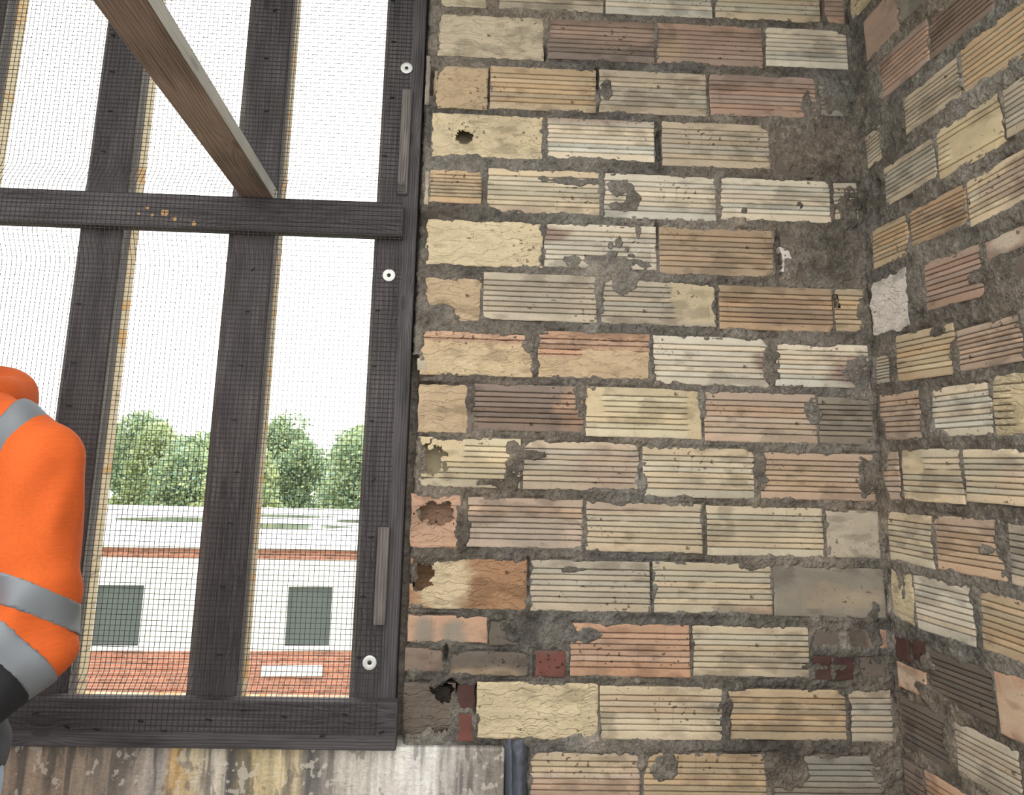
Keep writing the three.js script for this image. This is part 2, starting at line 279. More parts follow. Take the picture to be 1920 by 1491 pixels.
const RIGHT_TILES = [
  [0.0747,0.2273,2.5142,2.6436,"sp",{},0.035],
  [0.2297,0.3904,2.5266,2.6574,"sg",{},0.035],
  [0.1296,0.328,2.3625,2.4792,"rp",{},-0.035],
  [0.332,0.5378,2.356,2.4632,"rb",{},-0.035],
  [0.2177,0.4191,2.215,2.317,"rk",{},-0.0257],
  [0.4234,0.6262,2.2059,2.3245,"rt",{},-0.035],
  [0.0415,0.1134,2.2001,2.2986,"rk",{},0.035],
  [0.1138,0.3152,2.0578,2.1668,"rk",{},-0.0214],
  [0.321,0.5238,2.0449,2.1697,"ry",{"RO":[[0.2,1.0,0.36,0.76]]},-0.0295],
  [0.5318,0.6984,2.052,2.1628,"rk",{},-0.0151],
  [0.2023,0.4,1.9131,2.0112,"ro",{"ST":[[0.4,0.4,0.5,0.15,"g",0.5]]},-0.035],
  [0.4048,0.6048,1.9002,2.0106,"rc",{"ST":[[0.8,0.5,0.6,0.5,"p",0.7]]},0.0131],
  [0.0387,0.1921,1.9027,2.013,"rt",{},-0.035],
  [0.2377,0.4279,1.7398,1.8595,"rp",{},-0.035],
  [0.4438,0.6012,1.8118,1.8552,"bp",{"ST":[[0.4,0.4,0.35,0.6,"w",0.6]]},0.0297],
  [0.4341,0.5925,1.7304,1.7986,"bd",{},0.035],
  [0.012,0.173,1.719,1.8715,"gW",{},-0.035],
  [0.012,0.0827,1.5869,1.664,"rk",{},-0.0107],
  [0.1033,0.3194,1.5808,1.701,"rt",{"ST":[[0.7,0.8,0.5,0.4,"y",0.7]]},-0.0314],
  [0.3287,0.5146,1.5807,1.6772,"rq",{},0.0049],
  [0.0153,0.1847,1.4337,1.5558,"rq",{},-0.0191],
  [0.224,0.4163,1.4354,1.5515,"rw",{},-0.0026],
  [0.4199,0.5906,1.4293,1.5583,"ry",{"RO":[[0.3,1.0,0.25,1.0]]},-0.035],
  [0.012,0.0819,1.2787,1.4037,"rq",{},0.0279],
  [0.0955,0.3094,1.2829,1.4085,"rc",{"RO":[[0.0,0.37,0.0,0.45]]},-0.0007],
  [0.3181,0.4941,1.2901,1.405,"rc",{"ST":[[0.8,0.6,0.4,0.4,"s",0.3]]},-0.0069],
  [0.0182,0.1893,1.1264,1.2494,"rc",{},0.0007],
  [0.2009,0.4094,1.1316,1.2549,"rq",{"ST":[[0.5,0.6,0.5,0.4,"t",0.5]]},0.0262],
  [0.426,0.5724,1.1296,1.2516,"rk",{},-0.035],
  [0.012,0.102,0.978,1.1043,"gy",{},-0.016],
  [0.1058,0.3031,0.9771,1.1052,"rw",{},0.0259],
  [0.3237,0.4935,0.9803,1.1053,"rt",{},-0.0168],
  [0.012,0.0681,0.884,0.9451,"bm",{},0.035],
  [0.077,0.1335,0.8952,0.9528,"bm",{},0.035],
  [0.1353,0.3411,0.8279,0.9404,"rd",{},0.035],
  [0.3496,0.5032,0.8267,0.9515,"ss",{"ST":[[0.5,0.6,0.6,0.5,"c",0.5]]},0.035],
  [0.012,0.1257,0.816,0.8758,"bs",{"ST":[[0.5,0.5,0.6,0.5,"w",0.4]]},0.035],
  [0.012,0.1926,0.6776,0.7977,"rd",{},0.035],
  [0.2086,0.3943,0.694,0.8034,"rk",{"ST":[[0.5,0.1,0.6,0.2,"c",0.5]]},0.0203],
  [0.012,0.0849,0.5184,0.6467,"rb",{},0.035],
  [0.0928,0.3042,0.5384,0.6565,"rs",{},0.035]
];
const BACK_PATCH = [[-0.729,1.962,0.0091,0.0141,0.002],[-0.704,1.968,0.0121,0.0157,0.002],[-0.682,1.949,0.0106,0.0141,0.002],[-0.651,2.006,0.0107,0.0253,0.002],[-0.671,1.933,0.0136,0.0093,0.002],[-0.721,1.935,0.0151,0.0109,0.002],[-0.344,2.077,0.0109,0.0129,0.002],[-0.18,2.1,0.0125,0.0146,0.002],[-0.115,2.266,0.1354,0.0872,0.004],[-0.118,1.954,0.1209,0.0922,0.004],[-0.04,2.45,0.0648,0.0727,0.003],[-0.139,2.417,0.0354,0.0549,0.002],[-0.039,2.106,0.0409,0.0734,0.003],[-0.006,1.785,0.0337,0.0928,0.004],[-0.697,2.132,0.0523,0.0291,0.002],[-0.698,2.074,0.052,0.016,0.002],[-0.667,2.101,0.0338,0.0321,0.002],[-0.85,2.145,0.0919,0.0161,0.002],[-0.781,2.209,0.1392,0.0147,0.002],[-0.721,1.91,0.1207,0.0186,0.002],[-0.833,1.913,0.03,0.0201,0.002],[-0.689,1.849,0.036,0.04,0.003],[-1.205,1.741,0.0495,0.0329,0.003],[-1.251,1.742,0.0233,0.1052,0.004],[-0.958,1.675,0.019,0.0326,0.002],[-1.002,1.703,0.1172,0.0134,0.002],[-0.815,1.514,0.0203,0.0695,0.003],[-1.11,1.52,0.0143,0.0721,0.003],[-0.992,1.333,0.0311,0.0698,0.003],[-0.939,1.373,0.0427,0.0168,0.002],[-1.036,1.296,0.0648,0.0124,0.002],[-0.33,1.343,0.0218,0.0651,0.003],[-0.285,1.64,0.0269,0.0778,0.003],[-0.179,1.504,0.0297,0.0467,0.003],[-0.037,1.618,0.0452,0.0538,0.003],[-0.033,1.34,0.0323,0.0597,0.003],[-1.122,1.179,0.0222,0.0676,0.003],[-0.446,0.731,0.0218,0.078,0.003],[-0.602,0.613,0.0402,0.0366,0.003],[-0.288,0.616,0.0489,0.0566,0.003],[-0.36,1.099,0.0397,0.0121,0.002],[-0.831,1.081,0.0334,0.012,0.002],[-0.905,0.921,0.1299,0.0335,0.002],[-0.932,0.933,0.082,0.0258,0.003],[-0.392,0.661,0.2592,0.0099,0.003],[-0.047,0.618,0.0356,0.0619,0.003],[-0.737,2.431,0.0189,0.034,0.003],[-1.164,2.667,0.095,0.0158,0.003],[-1.134,2.197,0.0609,0.0194,0.002],[-0.621,0.661,0.0673,0.0111,0.003],[-0.149,2.382,0.0481,0.017,0.002],[-0.044,0.948,0.0198,0.0793,0.003],[-0.183,0.855,0.0698,0.0103,0.002],[-0.118,0.889,0.1125,0.013,0.002],[-1.092,2.047,0.0602,0.0221,0.003],[-0.201,1.702,0.1209,0.0151,0.003],[-0.526,1.871,0.1821,0.0154,0.003],[-0.921,2.544,0.0063,0.0242,-0.03],[-1.083,2.431,0.0062,0.0644,-0.025],[-0.766,2.463,0.0063,0.0376,-0.025],[-0.585,2.274,0.0109,0.0565,-0.025],[-0.249,1.949,0.0123,0.0664,-0.025],[-0.595,2.004,0.0061,0.0475,-0.025],[-0.072,2.74,0.0431,0.0289,-0.045],[-1.248,2.431,0.0139,0.0438,-0.04],[-0.095,1.82,0.0076,0.0216,-0.03],[-1.073,0.767,0.0067,0.0324,-0.03],[-0.531,0.895,0.0041,0.0258,-0.02],[-0.628,1.043,0.0056,0.0585,-0.02],[-0.948,1.05,0.0055,0.0582,-0.015],[-1.138,0.791,0.0187,0.0175,-0.04],[-1.153,0.872,0.0067,0.0305,-0.03],[-1.243,1.552,0.0429,0.0086,-0.02]];     // mortar smeared over the tiles: [x, y, half width, half height, height]
const RIGHT_PATCH = [[0.191,2.303,0.0336,0.0691,0.004],[0.159,2.232,0.0388,0.0872,0.004],[0.1,2.393,0.0464,0.0916,0.003],[0.082,2.138,0.0372,0.0598,0.003],[0.204,1.831,0.0277,0.0782,0.004],[0.218,1.89,0.0275,0.0404,0.003],[0.486,1.733,0.0666,0.0447,0.003],[0.471,1.784,0.0813,0.025,0.003],[0.066,1.698,0.0452,0.0314,0.004],[0.085,1.623,0.0134,0.0561,0.003],[0.202,1.489,0.0231,0.0646,0.003],[0.322,1.628,0.017,0.0563,0.003],[0.275,1.687,0.0357,0.0152,0.003],[0.244,1.442,0.0467,0.0125,0.003],[0.407,1.188,0.0202,0.0654,0.003],[0.197,1.186,0.0151,0.0498,0.003],[0.317,1.054,0.016,0.0635,0.003],[0.043,0.952,0.0559,0.0185,0.003],[0.139,0.837,0.0752,0.0147,0.003],[0.192,0.751,0.0217,0.0589,0.003],[0.128,0.899,0.0353,0.0175,0.003],[0.015,1.275,0.0233,0.0838,0.003],[0.022,1.429,0.0188,0.0851,0.003],[0.058,1.078,0.0175,0.0532,0.002],[0.363,1.193,0.0304,0.0157,0.002],[0.082,2.131,0.0165,0.0239,-0.02],[0.065,2.052,0.0143,0.0268,-0.02],[0.518,2.127,0.007,0.0255,-0.025],[0.404,1.962,0.0064,0.0438,-0.025],[0.412,2.223,0.0129,0.0125,-0.025],[0.2,2.053,0.0204,0.0111,-0.015]];
const COURSES = [[0.065, 0.195], [0.22, 0.348], [0.372, 0.5], [0.523, 0.645], [0.677, 0.8], [0.824, 0.949], [0.978, 1.104], [1.127, 1.25], [1.278, 1.405], [1.426, 1.554], [1.578, 1.705], [1.732, 1.864], [1.886, 2.018], [2.046, 2.176], [2.206, 2.34], [2.362, 2.496], [2.528, 2.66], [2.683, 2.822], [2.842, 2.972]];
function fillOut(list, x0, x1, len, from, seed) {             // the courses go on past the edge of the photograph
  const R = rng(seed), kinds = ['rc', 'rk', 'rt', 'rw', 'rp', 'ro', 'gy', 'rg', 'rb', 'sk'];
  COURSES.forEach(([v0, v1], c) => {
    let x = c % 2 ? x0 + len * 0.5 : x0; if (x > x0) x = x0; let first = c % 2;
    while (x < x1 - 0.03) {
      let e = Math.min(x1, x + (first ? len * 0.5 : len)); first = 0;
      if (from(x, e, v0, v1) && !list.some((t) => t[0] < e + 0.006 && t[1] > x - 0.006 && t[2] < v1 - 0.02 && t[3] > v0 + 0.02)) list.push([x, e, v0, v1, kinds[Math.floor(R() * kinds.length)], {}, 0]);
      x = e + 0.012;
    }
  });
}
fillOut(BACK_TILES, -0.938, -0.012, 0.308, (a, b, v0) => v0 < 0.515, 5);
fillOut(BACK_TILES, -1.238, -0.012, 0.308, (a, b, v0) => v0 > 2.83, 6);
// right wall: each course goes on after its last tile of the photograph
{ const R = rng(8), kinds = ['rc', 'rk', 'rt', 'rw', 'rp', 'ro', 'gy', 'rg', 'rb', 'sk'];
  COURSES.forEach(([v0, v1], c) => {
    let x = 0.014; for (const t of RIGHT_TILES) if (t[2] < v1 - 0.02 && t[3] > v0 + 0.02) x = Math.max(x, t[1] + 0.013);
    let half = x < 0.02 && c % 2; while (x < 1.32) { const e = x + (half ? 0.1 : 0.2); half = 0; RIGHT_TILES.push([x, e, v0, v1, kinds[Math.floor(R() * kinds.length)], {}, 0]); x = e + 0.013; }
  }); }
function masonry(wall, list, seed0) {
  list.forEach(([x0, x1, y0, y1, kt, marks, tilt], i) => {
    const R = rng(seed0 + i), t = { w: x1 - x0, h: y1 - y0, kind: kt[0], tone: kt[1], ...marks };
    const m = part(t.kind === 'b' ? 'brick' : 'tile', tileGeometry(t, seed0 + i), t.kind === 'g' || (t.RO ?? []).reduce((s, q) => s + (q[1] - q[0]) * (q[3] - q[2]), 0) > 0.4 ? M.rough : M.clay, wall);
    m.position.set((x0 + x1) / 2, (y0 + y1) / 2, (R() - 0.5) * 0.003 + (t.tone === 'd' ? -0.002 : 0)); m.rotation.z = tilt + (R() - 0.5) * 0.004;
  });
}
function mortarBed(list, patches, us, vs, seed, leftEdge) {
  const nu = us.length, nv = vs.length, P = new Float32Array(nu * nv * 3), T = new Float32Array(nu * nv * 2), C = new Float32Array(nu * nv * 3), keep = new Uint8Array(nu * nv), idx = [];
  for (let j = 0; j < nv; j++) {
    const v = vs[j], near = list.filter((t) => t[2] < v + 0.03 && t[3] > v - 0.03), pn = patches.filter((p) => Math.abs(p[1] - v) < p[3] * 1.7);
    for (let i = 0; i < nu; i++) {
      const u = us[i], k = j * nu + i; let d = -0.05;
      for (const t of near) { const q = Math.min(u - t[0], t[1] - u, v - t[2], t[3] - v); if (q > d) d = q; }
      const n1 = fbm(u * 95, v * 95, seed, 3), n2 = fbm(u * 17, v * 24, seed + 3, 3), n3 = fbm(u * 5, v * 6, seed + 6, 2);
      let z = 0.0008 + 0.0070 * n2 + 0.0046 * n1 + 0.002 * n3;
      z -= d > 0 ? 0.55 * d + 0.0012 : 0.12 * Math.min(-d, 0.02);
      if (d < 0.003 && d > -0.012) z -= 0.0085 * sstep(0.0, 0.45, fbm(u * 14, v * 20, seed + 15, 3)) * Math.exp(-(((d + 0.0025) / 0.0035) ** 2));
      for (const p of pn) {
        const r = Math.hypot((u - p[0]) / p[2], (v - p[1]) / p[3]) + 0.55 * fbm(u * 38, v * 38, seed + 9, 3); if (r > 1.25) continue;
        if (p[4] > 0) z = Math.max(z, p[4] * (0.7 + 0.9 * n2) + 0.0022 * n1 - 0.016 * sstep(0.75, 1.25, r)); else z += p[4] * sstep(1.1, 0.6, r);
      }
      if (leftEdge) { const e = u - leftEdge(v); if (e < 0) z = -0.05; else z -= 0.012 * sstep(0.012, 0, e); }
      P.set([u, v, z], k * 3); T.set([u / 0.512, v / 0.512], k * 2);
      const a = clamp(1 + 0.75 * n3 + 0.5 * n2 + 0.35 * n1, 0.35, 1.9), wr = fbm(u * 3, v * 4, seed + 12, 2);
      C.set([0.205 * a * (1 + 0.1 * wr), 0.190 * a, 0.160 * a * (1 - 0.1 * wr)], k * 3);
      keep[k] = d < 0.005 || z > -0.008 ? 1 : 0;
    }
  }
  for (let j = 0; j < nv - 1; j++) for (let i = 0; i < nu - 1; i++) {
    const a = j * nu + i, b = a + 1, c = a + nu + 1, e = a + nu; if (leftEdge && us[i + 1] < leftEdge(vs[j])) continue;
    if (keep[a] || keep[b] || keep[c] || keep[e]) idx.push(a, b, c, a, c, e);
  }
  const g = new THREE.BufferGeometry(); g.setAttribute('position', new THREE.BufferAttribute(P, 3)); g.setAttribute('uv', new THREE.BufferAttribute(T, 2)); g.setAttribute('color', new THREE.BufferAttribute(C, 3));
  g.setIndex(idx); g.computeVertexNormals(); return g;
}
const ramp = (a, b, s) => { const n = Math.ceil((b - a) / s), r = []; for (let i = 0; i <= n; i++) r.push(a + (b - a) * i / n); return r; };

const wallBack = atBack(thing('wall_back', 'masonry wall of ribbed cream and pink hollow clay tiles beside the mesh window', 'wall', { kind: 'structure' }));
const vCoarse = [...ramp(0, 0.5, 0.012), ...ramp(0.5, 2.82, 0.0034).slice(1), ...ramp(2.82, 3.0, 0.012).slice(1)];
const leftEdge = (v) => (v < 0.655 ? -0.948 : (v > 1.63 ? -1.2735 : -1.2535) + 0.006 * fbm(v * 30, 3.3, 1, 3) + (v > 1.63 ? 0.003 : 0));
part('mortar', mortarBed(BACK_TILES, BACK_PATCH, ramp(-1.285, 0.012, 0.0034), vCoarse, 21, leftEdge), M.mortar, wallBack);
masonry(wallBack, BACK_TILES, 1000);
part('wall_core', mergeGeometries([block(-1.275, 0.25, 0.6, 3.0, -0.32, -0.065), block(-0.99, 0.25, 0, 0.62, -0.32, -0.065), block(-1.31, -1.27, 0.6, 3.0, -0.32, -0.104), block(-3.75, -1.275, 2.96, 3.0, -0.1, -0.02)]), M.plain, wallBack);

const wallRight = atRight(thing('wall_right', 'masonry side wall of ribbed clay tiles with dark smeared mortar', 'wall', { kind: 'structure' }));
part('mortar', mortarBed(RIGHT_TILES, RIGHT_PATCH, [...ramp(-0.012, 0.66, 0.0036), ...ramp(0.66, 1.34, 0.011).slice(1)], vCoarse, 61, null), M.mortar, wallRight);
masonry(wallRight, RIGHT_TILES, 3000);
part('wall_core', mergeGeometries([block(-0.3, 1.9, 0, 3.0, -0.32, -0.065), block(1.335, 1.9, 0, 3.0, -0.07, 0), block(1.9, 4.05, 0, 0.66, -0.32, 0), block(3.85, 4.05, 0.66, 3.0, -0.32, 0), block(1.9, 3.85, 2.86, 3.0, -0.32, 0)]), M.plain, wallRight);

/* corner fillet of mortar where the two walls meet */
/* ---------- the rest of the room: open on the left and behind the camera like the window in view ---------- */
const floor = atBack(obj('floor', block(-3.75, 0.3, -0.2, 0, -0.32, 4.1), M.plain)); tag(floor, 'bare concrete floor of the masonry room', 'floor', { kind: 'structure' });
const ceiling = atBack(obj('ceiling', block(-3.75, 0.3, 3.0, 3.15, -0.1, 1.3), M.plain)); tag(ceiling, 'plain roof slab over the window end of the masonry room', 'ceiling', { kind: 'structure' });
const wallLeft = atBack(thing('wall_left', 'side wall with a wide open window above its sill', 'wall', { kind: 'structure' }));
part('sill_wall', block(-3.75, -3.45, 0, 0.66, 0, 4.1), M.plain, wallLeft); part('lintel', block(-3.75, -3.45, 2.86, 3.0, 0, 4.1), M.plain, wallLeft);
for (const z of [0.0, 1.95, 3.85]) part('pier', block(-3.75, -3.45, 0.66, 2.86, z, z + 0.2), M.plain, wallLeft);
const wallRear = atBack(thing('wall_rear', 'rear wall with a wide open window above its sill', 'wall', { kind: 'structure' }));
part('sill_wall', block(-3.45, 0, 0, 0.66, 3.9, 4.1), M.plain, wallRear); part('lintel', block(-3.45, 0, 2.86, 3.0, 3.9, 4.1), M.plain, wallRear);
for (const x of [-1.8, -0.2]) part('pier', block(x, x + 0.2, 0.66, 2.86, 3.9, 4.1), M.plain, wallRear);

/* ---------- stained sill wall under the window ---------- */
const stainStops = [[-3.5, 0.30, 0.25, 0.19], [-2.20, 0.26, 0.20, 0.15], [-2.08, 0.30, 0.23, 0.17], [-1.96, 0.33, 0.27, 0.21], [-1.88, 0.36, 0.31, 0.26], [-1.83, 0.34, 0.31, 0.28], [-1.79, 0.46, 0.31, 0.14], [-1.75, 0.44, 0.37, 0.25], [-1.70, 0.52, 0.47, 0.38], [-1.665, 0.14, 0.13, 0.12], [-1.64, 0.50, 0.40, 0.22], [-1.55, 0.50, 0.42, 0.26], [-1.51, 0.44, 0.37, 0.24], [-1.475, 0.16, 0.15, 0.14], [-1.43, 0.36, 0.33, 0.29], [-1.37, 0.52, 0.49, 0.43], [-1.27, 0.60, 0.58, 0.53], [-1.18, 0.60, 0.59, 0.56], [-1.13, 0.40, 0.38, 0.35], [-1.06, 0.28, 0.26, 0.23], [-0.995, 0.22, 0.195, 0.16]];
const stain = texture(2048, 512, (x, y) => {
  const u = -2.4 + x * 1.41, v = y * 0.353 + 0.305, wob = 0.016 * fbm(u * 40, v * 9, 81, 3) + 0.010 * fbm(u * 9, v * 14, 82, 2), U = u + wob;
  let k = 0; while (k < stainStops.length - 2 && stainStops[k + 1][0] < U) k++;
  const A = stainStops[k], B = stainStops[k + 1], t = sm(clamp((U - A[0]) / (B[0] - A[0])));
  let c = [1, 2, 3].map((q) => mix(A[q], B[q], t));
  const streak = 1 + 0.45 * fbm(u * 95, v * 6, 83, 3), f = 0.22 * fbm(u * 200, v * 200, 84, 3); c = c.map((q) => q * (streak + f));
  const drip = sstep(0.06, 0.42, fbm(u * 45, v * 5, 85, 3)) * sstep(0.4, 0.66, v + 0.14 * fbm(u * 30, 7, 86, 2)); c = c.map((q, i) => mix(q, [0.075, 0.07, 0.066][i], 0.75 * drip));
  const flake = sstep(0.33, 0.36, fbm(u * 60, v * 50, 87, 5)); c = c.map((q, i) => mix(q, [0.56, 0.52, 0.45][i], 0.55 * flake));
  const black = sstep(0.38, 0.46, fbm(u * 46, v * 20, 88, 5)); return c.map((q, i) => 1.1 * mix(q, [0.12, 0.11, 0.10][i], 0.55 * black));
});
const sillBump = texture(512, 512, (x, y) => 0.5 + 0.3 * fbm(x * 60, y * 40, 89, 4) + 0.2 * sstep(0.30, 0.33, fbm(x * 30, y * 26, 87, 4)), false);
const sillWall = atBack(obj('wall_sill', (() => {
  const g = new RoundedBoxGeometry(2.75, 0.657, 0.2, 2, 0.006); g.translate(-2.375, 0.3285, -0.088);
  const p = g.attributes.position, uv = g.attributes.uv; for (let i = 0; i < p.count; i++) uv.setXY(i, (p.getX(i) + 2.4) / 1.41, (p.getY(i) + p.getZ(i) * 0.5 - 0.305) / 0.353); return g;
})(), new THREE.MeshStandardMaterial({ map: stain, bumpMap: sillBump, bumpScale: 0.003, roughness: 0.93 })));
tag(sillWall, 'stained peeling concrete wall under the window with brown, yellow and white streaks', 'wall', { kind: 'structure' });

{ // putty squeezed into the joint between the sill wall and the tiles
  const nx = 16, ny = 150, P = [], idx = [], w = 0.056, y0 = 0.0, y1 = 0.674;
  for (let j = 0; j <= ny; j++) for (let i = 0; i <= nx; i++) {
    const s = i / nx, y = mix(y0, y1, j / ny), edge = Math.min(s, 1 - s), wob = 0.006 * fbm(y * 40, s > 0.5 ? 3 : 9, 91, 3);
    let z = 0.0 + 0.024 * sstep(0, 0.25, edge) + 0.005 * fbm(s * 5, y * 14, 92, 3) - 0.016 * sstep(0.07, 0, Math.abs(s - 0.4 - 0.03 * noise(y * 20, 1))) - 0.022 * sstep(0.015, 0, y1 - y - 0.014 * Math.abs(noise(s * 6, 4)));
    P.push(-0.999 + w * s + wob * (s > 0.5 ? 1 : -0.6), y, z);
  }
  for (let j = 0; j < ny; j++) for (let i = 0; i < nx; i++) { const a = j * (nx + 1) + i; idx.push(a, a + 1, a + nx + 2, a, a + nx + 2, a + nx + 1); }
  const g = new THREE.BufferGeometry(); g.setAttribute('position', new THREE.Float32BufferAttribute(P, 3)); g.setIndex(idx); g.computeVertexNormals();
  const o = atBack(obj('sealant_joint', g, new THREE.MeshStandardMaterial({ color: new THREE.Color(0.085, 0.10, 0.125), roughness: 0.6 })));
  tag(o, 'lumpy slate grey putty filling the joint beside the stained sill wall', 'sealant');
}

/* ---------- the timber window frame ---------- */
const win = atBack(thing('window_1', 'dark weathered timber window frame with upright posts and a cross rail', 'window', { kind: 'structure' }));
for (const x of [-3.41, -3.0, -2.595, -2.187, -1.775]) {
  part('post', timber(x, x + 0.107, 0.66, 2.97, -0.042, 0), M.dark, win);
  part('backing_strip', timber(x - 0.03, x + 0.105, 0.66, 2.97, -0.052, -0.042), M.grey, win);
  part('mullion', timber(x - 0.022, x + 0.107, 0.66, 2.97, -0.1, -0.052), M.beige, win);
  const line = part('lit_edge_strip', timber(x + 0.1065, x + 0.1105, 0.72, 2.97, -0.016, -0.004), M.grey, win);  // added strip: light on the side of the post, put in as paler wood
  line.userData.label = 'added paler strip standing in for the lit edge of the post';
}
part('jamb', timber(-1.378, -1.2745, 0.66, 2.97, -0.042, 0.002), M.dark, win);
part('backing_strip', timber(-1.396, -1.28, 0.66, 2.97, -0.1, -0.042), M.grey, win);
part('rail', timber(-3.41, -1.31, 1.949, 2.045, 0.002, 0.04, 0), M.dark, win);
part('rail', timber(-3.41, -1.265, 0.6575, 0.766, 0.002, 0.04, 0, 0.004), M.dark, win);
const sillBoard = part('sill_board', timber(-3.41, -1.28, 0.66, 0.727, -0.14, -0.1, 0), M.beige, win); sillBoard.userData.label = 'pale outer sill board behind the bottom rail';
for (const [a, b, c, d, s] of [[-1.333, -1.304, 2.082, 2.4, -0.003], [-1.338, -1.308, 0.938, 1.178, 0.008]]) { const o = part('batten', timber(a, b, c, d, 0.002, 0.014), M.grey, win); o.userData.label = 'short grey batten nailed to the jamb'; }
function washer(x, y, z) {
  const g = new THREE.LatheGeometry([[0.0048, 0.0005], [0.0062, 0.0022], [0.0125, 0.0022], [0.0172, 0.0014], [0.0175, 0], [0.0048, 0]].map(([r, h]) => new THREE.Vector2(r, h)).reverse(), 36); g.rotateX(Math.PI / 2);
  const w = part('washer', g, M.steel, win); w.position.set(x, y, z);
  const s = new THREE.LatheGeometry([[0, 0.0036], [0.0015, 0.0036], [0.0018, 0.0026], [0.0044, 0.0020], [0.005, 0.0006], [0.005, -0.01]].map(([r, h]) => new THREE.Vector2(r, h)).reverse(), 20); s.rotateX(Math.PI / 2);
  const q = part('screw', s, M.screw, w); q.userData.label = 'dark screw head';
}
washer(-1.324, 2.47, 0.0058); washer(-1.344, 1.848, 0.0058); washer(-1.3425, 0.848, 0.0058);
{ const R = rng(77), flake = new THREE.MeshStandardMaterial({ color: new THREE.Color(0.42, 0.26, 0.12), roughness: 0.9 });
  for (const [x, y, s] of [[-1.953, 1.990, 0.017], [-1.925, 1.975, 0.011], [-2.0, 2.003, 0.009], [-1.985, 1.982, 0.007], [-1.872, 1.964, 0.010], [-2.02, 1.986, 0.006]]) {
    const sh = new THREE.Shape(); for (let i = 0; i < 9; i++) { const a = i / 9 * Math.PI * 2, r = s * (0.55 + 0.5 * R()) * 0.75; i ? sh.lineTo(Math.cos(a) * r * 1.2, Math.sin(a) * r) : sh.moveTo(Math.cos(a) * r, Math.sin(a) * r); }
    const f = part('paint_flake', new THREE.ExtrudeGeometry(sh, { depth: 0.0012, bevelEnabled: false }), flake, win); f.position.set(x, y, 0.0395);
  } }

{ const R = rng(123), iron = new THREE.MeshStandardMaterial({ color: new THREE.Color(0.015, 0.014, 0.014), metalness: 0.4, roughness: 0.7 });
  const staple = (x, y, z, turn) => { const s = part('staple', timber(-0.0065, 0.0065, -0.0012, 0.0012, -0.002, 0.0022, 0, 0.0006), iron, win); s.position.set(x, y, z); s.rotation.z = turn; };
  for (const x of [-2.16, -1.72, -1.365]) for (let y = 0.86; y < 2.7; y += 0.11 + 0.07 * R()) if (Math.abs(y - 1.997) > 0.09) staple(x + (R() - 0.5) * 0.02, y, x > -1.5 ? 0.0065 : 0.0055, (R() - 0.5) * (R() < 0.2 ? 2 : 0.3));
  for (let x = -2.3; x < -1.29; x += 0.05 + 0.06 * R()) staple(x, 0.69 + 0.06 * R(), 0.0445, (R() - 0.5) * (R() < 0.25 ? 2.2 : 0.6)); }
/* wire mesh stapled over the frame */
{ const mesh = atBack(thing('wire_mesh', 'fine square galvanised wire mesh stretched over the timber window', 'wire mesh'));
  const wires = (list, along) => { // each wire a thin square rod with a slight wander
    const P = [], idx = []; const r = 0.0006;
    list.forEach(([c, a, b], wi) => { const n = 110, s = P.length / 3;
      for (let i = 0; i <= n; i++) { const t = mix(a, b, i / n), x = along ? c : t, y = along ? t : c, wb = 0.0011 * fbm(t * 6, c * 9, along ? 5 : 8, 2) + 0.0004 * noise(wi * 3.7, 2), z = 0.0042 + 0.0386 * Math.max(sstep(0.15, 0.052, Math.abs(y - 1.997)), sstep(0.83, 0.772, y)) + 0.0008 * fbm(x * 7, y * 7, 3, 2) + (along ? 0.0003 : -0.0003);
        for (const [p, q] of [[-r, -r], [r, -r], [r, r], [-r, r]]) P.push(along ? x + p + wb : x, along ? y : y + p + wb, z + q); }
      for (let i = 0; i < n; i++) for (let k = 0; k < 4; k++) { const A = s + i * 4 + k, B = s + i * 4 + (k + 1) % 4; along ? idx.push(A, B, B + 4, A, B + 4, A + 4) : idx.push(A, B + 4, B, A, A + 4, B + 4); }
    });
    const g = new THREE.BufferGeometry(); g.setAttribute('position', new THREE.Float32BufferAttribute(P, 3)); g.setIndex(idx); g.computeVertexNormals(); return g; };
  const R = rng(99), V = [], H = [], p = 0.0127; for (let x = -3.4; x < -1.312; x += p) V.push([x, 0.692 + R() * 0.006, 2.95]); for (let y = 0.697; y < 2.95; y += p) H.push([y, -3.4, -1.315 + R() * 0.006]);
  part('upright_wires', wires(V, true), M.wire, mesh).userData.kind = 'stuff'; part('cross_wires', wires(H, false), M.wire, mesh).userData.kind = 'stuff'; }

/* beam lying flat on the cross rail and running out over the camera */
{ const g = timber(-0.0445, 0.0445, 0, 0.038, 0, 2.6, 2, 0.003), o = obj('wooden_beam', g, [M.pale, M.pale, M.beam, M.beam, M.beam, M.beam]);  // same wood all round; light on the side faces is painted as paler grain
  o.position.set(-0.6385, 2.0455, -1.842); o.rotation.y = 0.0608; tag(o, 'long reddish brown board lying flat on the cross rail overhead', 'beam'); }

